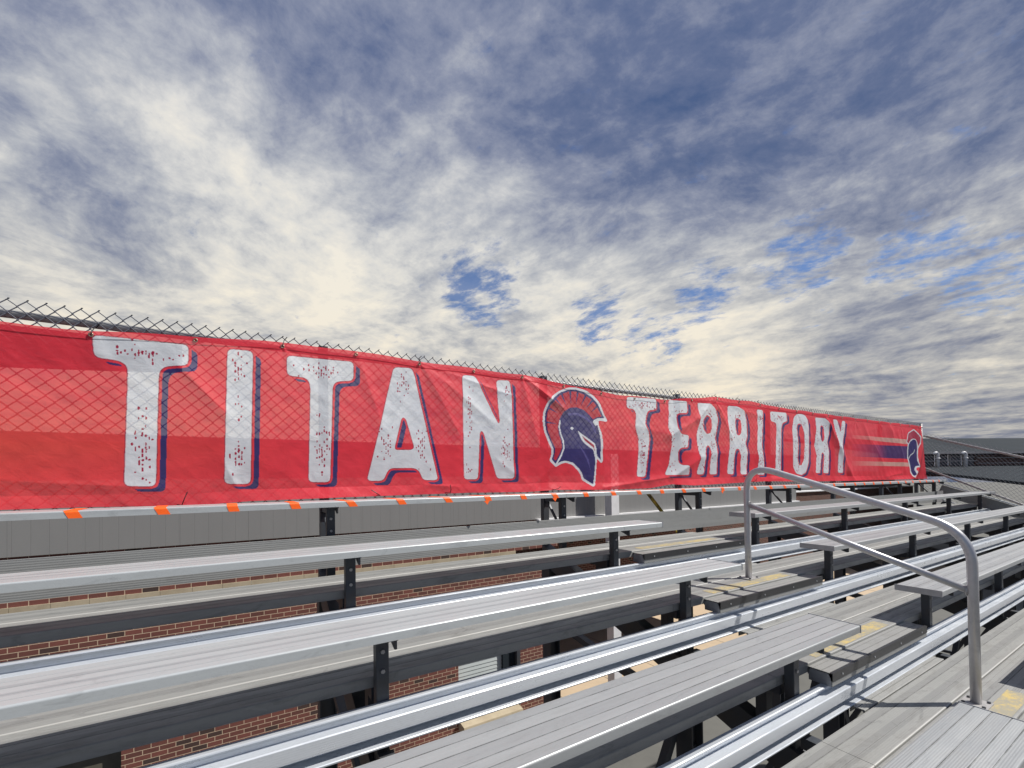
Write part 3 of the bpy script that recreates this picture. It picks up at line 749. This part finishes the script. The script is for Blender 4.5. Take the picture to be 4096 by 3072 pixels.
# ------------------------------------------------------------------ banner
PRINT = {
 'letters': [[-748,973,-308,982,-310,851,-398,840,-431,827,-451,793,-468,112,-610,117,-592,785,-600,820,-630,842,-737,847],[-105,985,34,990,16,118,-126,122],[232,987,667,1001,664,861,567,848,536,832,521,800,500,122,361,126,377,786,368,828,340,849,233,850],[964,998,1109,1006,1312,127,1186,129,1162,195,1125,224,930,224,901,190,878,127,756,129],[1534,1000,1655,1007,1869,611,1885,618,1863,993,2002,1005,2035,132,1862,134,1728,529,1706,544,1691,521,1674,129,1543,131],[3450,984,3904,999,3901,882,3786,865,3748,836,3708,703,3767,611,3778,541,3706,133,3572,136,3618,433,3612,561,3561,670,3586,808,3554,861,3447,866],[4110,1007,4440,1015,4428,877,4282,868,4227,837,4222,668,4287,620,4438,614,4416,472,4295,466,4241,426,4247,292,4301,261,4410,262,4444,150,4014,150,4090,260,4131,493,4067,691,4106,848],[4626,1013,4870,1019,4970,956,5007,823,4959,669,4945,584,4980,484,4969,152,4829,153,4865,448,4827,505,4781,504,4753,445,4718,153,4594,154,4646,345,4595,604,4644,769],[5231,1023,5451,1029,5592,982,5640,860,5642,662,5586,562,5637,447,5608,148,5465,149,5483,408,5447,478,5372,480,5341,423,5317,150,5187,156,5234,525,5208,766],[5873,1022,6016,1023,6007,778,5978,519,6027,336,6052,142,5853,143,5900,371,5854,497,5889,772],[6211,1018,6642,1028,6641,907,6513,876,6474,801,6465,139,6307,140,6361,796,6343,867,6212,886],[6935,1029,7071,1040,7178,1023,7238,941,7245,634,7222,307,7140,165,7020,129,6867,152,6788,255,6788,521,6785,816,6837,973],[7475,1013,7775,1018,7882,952,7896,763,7832,643,7884,527,7853,152,7687,157,7726,438,7676,484,7623,458,7584,157,7441,160,7487,434,7426,578,7497,851],[8052,1020,8195,1018,8279,812,8365,1014,8480,1012,8376,672,8302,514,8310,315,8340,154,8171,163,8182,556,8124,795]],
 'holes': {3: [1015,603,1033,618,1054,600,1117,384,1096,365,966,362,963,386],7: [4785,880,4851,864,4885,816,4887,732,4858,656,4786,644,4732,700,4717,806],8: [5416,882,5499,860,5521,782,5505,692,5462,652,5393,659,5367,756,5380,859],11: [6987,896,7053,880,7096,791,7102,569,7084,347,7018,274,6933,277,6906,365,6929,624,6906,802,6928,873],12: [7670,906,7729,873,7746,779,7729,682,7675,638,7620,672,7608,773,7626,874]},
 'outer': [2486,233,2416,296,2437,338,2443,401,2399,478,2360,558,2343,660,2357,750,2401,835,2457,903,2552,965,2663,1007,2761,1017,2882,1001,2990,953,3070,879,3119,777,3164,715,3145,699,3043,710,3042,660,3081,581,3094,501,3084,291,3063,275,3008,323,2997,219,2978,56,2950,38,2811,111,2800,156,2760,203,2687,259,2610,278,2553,266],
 'inner': [2481,267,2441,309,2462,342,2465,409,2423,486,2383,566,2368,662,2381,744,2422,829,2472,887,2558,947,2667,988,2756,996,2868,979,2965,936,3043,867,3095,776,3124,736,3027,731,2969,704,2963,684,3004,648,3023,667,3053,572,3065,500,3058,307,3012,351,3007,418,2985,466,2982,350,2987,322,2980,219,2953,62,2833,127,2819,172,2775,223,2697,279,2610,297,2543,286,2496,263],
 'crest': [2486,293,2464,314,2479,346,2485,413,2440,490,2401,571,2387,663,2402,742,2442,819,2489,868,2565,929,2667,969,2755,977,2856,958,2949,917,3022,851,3071,774,3086,749,3017,739,2964,713,2928,749,2857,800,2757,822,2669,809,2591,766,2544,694,2523,618,2528,558,2561,483,2567,423,2537,362,2497,308],
 'spokes': [2393,663,2393,644,2508,646,2421,800,2413,782,2535,745,2499,895,2478,880,2578,801,2583,952,2561,940,2632,822,2696,980,2670,977,2690,837,2799,989,2771,990,2751,841,2900,957,2875,966,2816,834,2982,903,2959,917,2876,815,3041,846,3020,861,2942,784],
 'neck': [2548,676,2538,618,2551,559,2582,492,2591,416,2556,347,2487,256],
 'eye': [2698,632,2721,614,2697,593,2674,612],
 'slitw': [2768,593,2814,564,2987,475,3007,418,3000,334,2982,342,2965,408,2851,468,2809,506],
 'slitr': [2817,545,2852,524,2974,459,2989,386,2965,433,2851,499],
 'hl1': [2658,747,2756,754,2856,729,2947,671,2998,586],
 'hl2': [2770,467,2849,383,2898,313,2927,187,2907,242,2873,313],
 'stripes': [8676,795,11068,798,11062,707,8673,736,8668,641,11128,667,11166,417,8657,431,8653,357,11121,347,11184,270,8649,279],
 'h2outer': [11467,1028,11133,935,11017,747,11112,708,11077,642,11079,441,11175,275,11229,156,11337,41,11478,106,11494,155,11454,216,11511,256,11738,256,11626,387,11603,521,11657,645,11829,748,11852,892],
 'h2navy': [11389,813,11245,766,11148,697,11124,560,11134,441,11220,299,11275,180,11340,77,11428,119,11403,216,11464,279,11594,289,11658,285,11555,386,11545,520,11592,643,11574,765,11500,811],
 'h2crest': [11465,1001,11163,923,11057,756,11144,725,11263,803,11390,831,11517,824,11610,766,11636,675,11784,765,11804,874],
 'h2slit': [11438,603,11371,541,11221,490,11168,436],
 'bantop': [-1105,987,-770,995,-375,1031,18,1064,579,1085,1190,1070,2132,1070,2387,1054,2762,1027,3326,996,4086,1007,4497,1058,4911,1109,5740,1120,6455,1092,8065,1085,10185,1091,11834,1106],
 'banbot': [-1104,3,-782,3,-276,-10,12,7,589,13,1585,18,2149,9,2478,21,3169,5,3773,7,4106,45,4513,23,5125,36,6071,51,7357,30,8995,23,12065,20],
 'grom': [-255,1028,207,1059,687,1059,1167,1061,1644,1064,2111,1065,4945,1099],
 'dark': [-1105,773,-594,794,-451,809,-310,856],
}

def interp(arr, x):
    a = np.array(arr, float).reshape(-1, 2) / 1000.0
    return np.interp(x, a[:, 0], a[:, 1])
def rounded(flat, r=.03):
    P = np.array(flat, float).reshape(-1, 2) / 1000.0; n = len(P); out = []
    for i in range(n):
        a, p, c = P[i - 1], P[i], P[(i + 1) % n]
        la, lc = np.linalg.norm(a - p), np.linalg.norm(c - p)
        q0 = p + (a - p) / la * min(r, la * .45); q1 = p + (c - p) / lc * min(r, lc * .45)
        for u in (0, .33, .67, 1): out.append(q0 * (1 - u) ** 2 + p * 2 * u * (1 - u) + q1 * u * u)
    return np.array(out)
def pip(poly, X, Z, m=None):
    """even-odd test; X,Z flat arrays"""
    res = np.zeros(X.shape, bool)
    bb = (X > poly[:, 0].min()) & (X < poly[:, 0].max()) & (Z > poly[:, 1].min()) & (Z < poly[:, 1].max())
    ix = np.nonzero(bb)[0]
    if len(ix) == 0: return res
    x, z = X[ix], Z[ix]; ins = np.zeros(len(ix), bool); n = len(poly)
    for i in range(n):
        x1, z1 = poly[i - 1]; x2, z2 = poly[i]
        if z1 == z2: continue
        c = ((z1 > z) != (z2 > z)) & (x < (x2 - x1) * (z - z1) / (z2 - z1) + x1)
        ins ^= c
    res[ix] = ins
    return res
def strokes(path, w, X, Z):
    P = np.array(path, float).reshape(-1, 2) / 1000.0; res = np.zeros(X.shape, bool)
    for a, c in zip(P[:-1], P[1:]):
        lo = np.minimum(a, c) - w; hi = np.maximum(a, c) + w
        ix = np.nonzero((X > lo[0]) & (X < hi[0]) & (Z > lo[1]) & (Z < hi[1]))[0]
        d = c - a; t = np.clip(((X[ix] - a[0]) * d[0] + (Z[ix] - a[1]) * d[1]) / (d @ d), 0, 1)
        res[ix] |= np.hypot(X[ix] - a[0] - t * d[0], Z[ix] - a[1] - t * d[1]) < w
    return res
CREASE = [  # x0 z0 x1 z1 width height(towards viewer, m)
 (-.34, .84, -.08, .56, .045, .016), (-.02, 1.05, -.30, .72, .05, .008), (.20, .9, .05, .3, .08, .003),
 (.766, 1.06, .95, .55, .05, .010), (1.27, 1.065, 1.95, .62, .05, .011), (1.27, 1.065, 1.62, .50, .05, .012), (1.27, 1.06, 1.0, .5, .05, .010),
 (1.27, 1.06, 2.2, .86, .03, .010), (2.264, 1.07, 2.75, .80, .035, .024), (2.264, 1.07, 2.05, .62, .05, .012), (2.264, 1.07, 2.45, .45, .05, .012), (2.75, .8, 3.1, .70, .05, .008),
 (5.25, 1.10, 4.90, .82, .055, .030), (4.90, .82, 4.35, .60, .06, .028), (4.35, .60, 3.7, .70, .10, .018), (3.3, .03, 4.4, .13, .04, .022), (4.4, .13, 4.95, .36, .06, .030), (4.95, .36, 5.4, .42, .08, .012),
 (5.25, 1.10, 5.6, .62, .05, .018), (5.25, 1.1, 6.3, .93, .04, .010), (3.9, .10, 3.75, .8, .09, -.012), (4.85, .1, 4.95, .6, .10, -.014),
 (6.3, .2, 6.15, .75, .08, .012), (6.9, .15, 6.7, .8, .08, -.010), (8.25, 1.05, 8.72, .55, .07, .032), (8.72, .55, 9.17, .06, .09, .038), (9.0, .05, 8.9, .7, .09, -.02),
 (7.3, .1, 7.6, .9, .08, .010), (7.95, .2, 7.8, .9, .07, -.010), (10.0, .70, 10.5, .3, .09, .018), (10.78, 1.1, 10.96, .84, .10, .035), (11.2, .9, 11.6, .15, .10, .014), (9.7, 1.0, 9.95, .6, .08, .014),
 (10.6, .08, 11.4, .14, .05, .02), (12.0, .05, 12.25, .25, .06, .05), (.1, .28, .35, .12, .06, .003), (2.4, .08, 2.7, .30, .05, .012), (1.3, .09, 1.6, .07, .03, .010),
 (-.1, .25, -.02, .08, .03, .006), (-1.2, .16, -.4, .10, .04, .008), (-2.4, .9, -1.8, .3, .08, .012), (2.0, .3, 2.3, .1, .05, .008), (5.6, .12, 6.2, .16, .04, .014), (6.6, .08, 7.4, .10, .04, .012)]
CREASE = [(a * .948 - .03, b_, c * .948 - .03, d_, e, f_) for a, b_, c, d_, e, f_ in CREASE]
def disp(X, Z):
    h = .004 * np.sin(X * 2.1 + 1.0) * np.sin(Z * 3.0 + X * .7)
    h += .0035 * np.sin(X * 5.3 + Z * 4.0) * np.sin(Z * 5 + 1.3 * np.sin(X * 1.7)) + .0018 * np.sin(X * 11 - Z * 9 + 2 * np.sin(X * 2.3))
    h += .0009 * np.sin(X * 31 + Z * 17 + 3 * np.sin(Z * 9)) + .0007 * np.sin(X * 19 - Z * 43 + 2 * np.sin(X * 7))
    amp = np.interp(X, [-3, 3.2, 3.8, 5.6, 6.5, 13], [0, 0, 1, 1, .5, .6])
    h += amp * .007 * np.sin(X * 6.0 + 1.8 * Z) * np.sin(np.pi * np.clip(Z, 0, 1))
    for x0, z0, x1, z1, w, a in CREASE:
        dx, dz = x1 - x0, z1 - z0; L2 = dx * dx + dz * dz
        t = ((X - x0) * dx + (Z - z0) * dz) / L2; tc = np.clip(t, 0, 1)
        d = np.hypot(X - x0 - tc * dx, Z - z0 - tc * dz)
        e = np.clip(1.25 - np.abs(tc - .45) * 1.1, 0, 1)
        h += .95 * a * e * np.exp(-(np.abs(d) / w) ** 1.35)
    # little gathers that fan out below every second grommet
    for i in range(-6, 25, 2):
        gx = .207 + .4795 * i; gz = 1.05
        r_ = np.hypot(X - gx, (Z - gz)); th_ = np.arctan2(X - gx, gz - Z)
        h += .006 * np.exp(-(r_ / .22) ** 2) * np.sin(th_ * 3.2 + i) ** 2 * np.clip(r_ / .03, 0, 1)
    # fine crumple
    rr = np.random.RandomState(5)
    for _ in range(26):
        kx, kz, ph = rr.uniform(4, 38), rr.uniform(-40, 40), rr.uniform(0, 6.28)
        h += .0005 * np.sin(X * kx + Z * kz + ph + 1.5 * np.sin(X * 1.3 + ph)) ** 2 * (12 / (12 + abs(kx)))
    return h
def build_banner():
    xs = [-3.0]; YB = RY(0, .37)
    while xs[-1] < 11.86:
        th = math.atan2(xs[-1], YB); yaw = .5439
        dx = YB / math.cos(th) ** 2 * math.cos(th - yaw) ** 2 / 448.3 * .55
        xs.append(xs[-1] + min(max(dx, .0030), .011))
    xs = np.array(xs); nz = 380; v = np.linspace(0, 1, nz)
    top = interp(PRINT['bantop'], xs) + .004 * np.sin(xs * 9) ; bot = interp(PRINT['banbot'], xs)
    # right edge leans outwards towards the bottom
    X = np.repeat(xs[:, None], nz, 1); Z = bot[:, None] + (top - bot)[:, None] * v[None, :]
    X = X + np.clip((X - 11.4) / .46, 0, 1) * (1 - v[None, :]) * .20
    Xf, Zf = X.ravel(), Z.ravel()
    red = np.array([.97, .052, .082]); white = np.array([.90, .95, 1.0]); navy = np.array([.040, .038, .185]); dkred = np.array([.42, .012, .06])
    rngc = np.sin(Xf * 1.3) * .02
    col = np.repeat(red[None], len(Xf), 0)
    col[:, 0] += rngc
    og = np.clip((.35 - Xf) / 1.6, 0, 1) * np.clip(1 - np.abs(Zf - .33) / .42, 0, 1)
    col = col * (1 - .35 * og[:, None]) + np.array([.98, .20, .07]) * .35 * og[:, None]
    cream = np.array([.80, .56, .47])
    # stripes that fade in towards the right end (and mirrored near the left end)
    st_ = PRINT['stripes']
    fade = np.clip((Xf - 8.55) / 1.6, 0, 1)
    for i, c in enumerate((cream, navy, cream)):
        m = pip(np.array(st_[i * 8:(i + 1) * 8], float).reshape(-1, 2) / 1000.0, Xf, Zf)
        f = (fade * (.85 if i != 1 else .95))[:, None]
        col = np.where(m[:, None], col * (1 - f) + c * f, col)
    letters = [rounded(l, .032) for l in PRINT['letters']]
    holes = {k: rounded(h, .02) for k, h in PRINT['holes'].items()}
    rr = random.Random(11)
    for i, p in enumerate(letters):
        def inl(dx, dz):
            q = pip(p + np.array([dx, dz]), Xf, Zf)
            if i in holes: q &= ~pip(holes[i] + np.array([dx, dz]), Xf, Zf)
            return q
        L0 = inl(0, 0)
        cov = sum(inl(ax * .0011, az * .0008).astype(float) for ax, az in ((-1, -1), (1, -1), (-1, 1), (1, 1))) / 4
        sx = .046 if i < 5 else .060
        g = .017
        dil = L0.copy()
        for a in range(8): dil |= inl(g * math.cos(a * math.pi / 4), g * math.sin(a * math.pi / 4))
        shd = (inl(sx, -.034) | inl(sx * .8, -.027) | inl(sx * .6, -.02)) & ~dil
        col[shd] = navy
        edge = L0.copy()
        for a in range(8): edge |= inl(.0045 * math.cos(a * math.pi / 4), .0045 * math.sin(a * math.pi / 4))
        col[edge & ~L0] = dkred
        col[:] = col * (1 - cov[:, None]) + white * cov[:, None]
        # worn specks inside the letter
        x0, z0 = p.min(0); x1, z1 = p.max(0); W = x1 - x0
        zc = [(.5, .90, .30, .045, 34), (.50, .28, .10, .20, 46)] if i in (0, 2, 5, 10) else \
             [(.5, .86, .22, .08, 20), (.5, .22, .22, .10, 26), (.5, .55, .1, .1, 6)] if i in (1, 9) else \
             [(.5, .82, .10, .12, 26), (.25, .30, .10, .14, 30), (.78, .30, .09, .14, 30)] if i == 3 else \
             [(.13, .62, .05, .18, 34), (.83, .25, .08, .14, 34), (.86, .85, .04, .08, 12), (.1, .10, .05, .05, 6)] if i == 4 else \
             [(.2, .55, .12, .3, 22), (.6, .85, .2, .06, 16), (.75, .4, .12, .2, 22), (.3, .12, .15, .08, 10)]
        for fx, fz, sxx, szz, n in zc:
            for _ in range(int(n * 1.05)):
                cx = x0 + W * (fx + rr.gauss(0, .55) * sxx); cz = z0 + (z1 - z0) * (fz + rr.gauss(0, .6) * szz)
                cx = round(cx / .016) * .016 + rr.uniform(-.002, .002)
                rx = rr.uniform(.0028, .0055) * (1 if i < 5 else 1.35); rz = rr.uniform(.004, .011)
                ix = np.nonzero((np.abs(Xf - cx) < rx) & (np.abs(Zf - cz) < rz))[0]
                k = ix[(((Xf[ix] - cx) / rx) ** 2 + ((Zf[ix] - cz) / rz) ** 4 < 1) & L0[ix]]
                col[k] = dkred * 1.15
    def fill(key, c, r=.02):
        m = pip(rounded(PRINT[key], r), Xf, Zf); col[m] = c; return m
    fill('outer', white); inn = fill('inner', navy, .012)
    cm = fill('crest', np.array([.62, .028, .055]), .01)
    sp = PRINT['spokes']
    for i in range(0, len(sp), 6): col[pip(np.array(sp[i:i + 6], float).reshape(-1, 2) / 1000.0, Xf, Zf) & cm] = navy
    navy2 = np.array([.125, .115, .36])
    col[strokes(PRINT['hl1'], .012, Xf, Zf) & inn & ~cm] = navy2
    col[pip(np.array(PRINT['hl2'], float).reshape(-1, 2) / 1000.0, Xf, Zf) & inn] = navy2
    col[strokes(PRINT['neck'], .0085, Xf, Zf)] = white
    fill('slitw', white, .008); fill('slitr', np.array([.5, .03, .06]), .006); fill('eye', white, .02)
    fill('h2outer', white, .03); fill('h2crest', np.array([.50, .04, .09]), .02); fill('h2navy', navy, .03)
    col[strokes(PRINT['h2slit'], .012, Xf, Zf)] = white * .85
    # geometry
    D = disp(Xf, Zf)
    # pull back to the fence at the top hem, hang a little free below
    tf = np.tile(v, len(xs)); near_top = np.clip((tf - .86) / .14, 0, 1)
    D = D * (1 - .75 * near_top)
    hem = (tf > .955); D += np.where(hem, .003, 0)
    Y = YB - np.clip(D, -.02, .07) - .012 * np.sin(np.pi * tf)
    # bottom edge rolls towards the viewer
    roll = np.clip((.07 - tf) / .07, 0, 1); Y -= .02 * roll * (1 + .6 * np.sin(Xf * 3.1))
    Xg = Xf
    nX = len(xs)
    co = np.empty((len(Xf), 3)); ox, oy, oz = 4.5, YB, Z0
    co[:, 0] = Xg - ox; co[:, 1] = Y - oy; co[:, 2] = Zf + Z0 - oz
    idx = np.arange(nX * nz).reshape(nX, nz)
    q = np.stack([idx[:-1, :-1], idx[1:, :-1], idx[1:, 1:], idx[:-1, 1:]], -1).reshape(-1, 4)
    me = bpy.data.meshes.new('banner_sheet')
    me.vertices.add(len(co)); me.vertices.foreach_set('co', co.ravel())
    me.loops.add(q.size); me.loops.foreach_set('vertex_index', q.ravel().astype(np.int32))
    me.polygons.add(len(q)); me.polygons.foreach_set('loop_start', np.arange(0, q.size, 4, dtype=np.int32))
    me.update(calc_edges=True)
    me.polygons.foreach_set('use_smooth', np.ones(len(q), bool))
    ca = me.color_attributes.new('print', 'FLOAT_COLOR', 'POINT')
    c4 = np.ones((len(co), 4), np.float32); c4[:, :3] = col; ca.data.foreach_set('color', c4.ravel())
    root = thing('banner', 'long red banner reading TITAN TERRITORY with a helmet emblem, tied to the fence', 'banner', (ox, oy, oz))
    m = bpy.data.materials.new('printed_mesh_fabric'); m.use_nodes = True; m.node_tree.nodes.clear(); N = NT(m.node_tree)
    at = N.new('ShaderNodeAttribute', attribute_name='print'); g = N.new('ShaderNodeNewGeometry'); P = g.outputs['Position']
    n1 = N.noise(N.scale(P, (40, 40, 60)), 1.0, 4, .6); n2 = N.noise(P, 3.0, 5, .6)
    c = N.mix(N.math('MULTIPLY', n2, .05), at.outputs['Color'], (.65, .35, .36)); c = N.mix(N.math('MULTIPLY', n1, .16), c, N.mix(1.0, c, (.7, .7, .72), 'MULTIPLY'))
    pr = N.new('ShaderNodeBsdfPrincipled'); N.put(pr.inputs['Base Color'], c); pr.inputs['Roughness'].default_value = .42
    pr.inputs['Specular IOR Level'].default_value = .25
    nb = N.noise(N.scale(P, (9, 9, 13)), 1.3, 6, .6, .8); bp = N.new('ShaderNodeBump'); N.put(bp.inputs['Height'], nb); bp.inputs['Strength'].default_value = .35; bp.inputs['Distance'].default_value = .012
    N.l.new(bp.outputs[0], pr.inputs['Normal'])
    tr = N.new('ShaderNodeBsdfTranslucent'); N.put(tr.inputs[0], c)
    tp = N.new('ShaderNodeBsdfTransparent')
    N.put(tp.inputs[0], N.mix(.55, c, (1, 1, 1)))
    a1 = N.new('ShaderNodeMixShader'); a1.inputs[0].default_value = .36; N.l.new(pr.outputs[0], a1.inputs[1]); N.l.new(tr.outputs[0], a1.inputs[2])
    a2 = N.new('ShaderNodeMixShader'); a2.inputs[0].default_value = .22; N.l.new(a1.outputs[0], a2.inputs[1]); N.l.new(tp.outputs[0], a2.inputs[2])
    o_ = N.new('ShaderNodeOutputMaterial'); N.l.new(a2.outputs[0], o_.inputs[0])
    me.materials.append(m)
    o = bpy.data.objects.new('fabric', me); COL.objects.link(o); o.parent = root
    # grommets and ties
    gx = -3 + .27
    k = 0
    for i in range(-5, 25):
        X_ = .207 + .4795 * i
        if X_ > 11.8: break
        z_ = float(interp(PRINT['bantop'], np.array([X_]))[0]) - .024
        yb_ = YB - float(disp(np.array([X_]), np.array([z_]))[0]) * .4 - .008
        b = MB(); b.ring((X_, yb_, Z0 + z_), .0095, .0032, 'y'); b.build('grommet', M['brass'], root, True)
        if i % 2 == 0 or X_ > 5:
            b = MB(); hh = (RZ(0, -1.06) - (Z0 + z_))
            b.tube([(X_ - .001, yb_ + .004, Z0 + z_ - .004), (X_ + .004, yb_ - .008, Z0 + z_ + .012), (X_ + .010, YB + .01, Z0 + z_ + .045), (X_ + .012, YB + .04, Z0 + z_ + .055), (X_ + .03, YB + .02, Z0 + z_ + .075)], .0026, 6)
            b.build('cable_tie', M['tie'], root)
    for X_, dx, dz in ((-.34, .03, .085), (.84, -.07, .05), (1.40, -.008, .07), (2.45, .05, .03), (5.7, .04, .05)):
        zb_ = Z0 + float(interp(PRINT['banbot'], np.array([X_]))[0])
        b = MB(); b.tube([(X_ - .04, YB + .01, zb_ + .012), (X_, YB - .05, zb_ + .004), (X_ + dx * .5, YB - .075, zb_ + dz * .5), (X_ + dx, YB - .07, zb_ + dz)], .0028, 6); b.build('cable_tie', M['tie'], root)
build_banner()
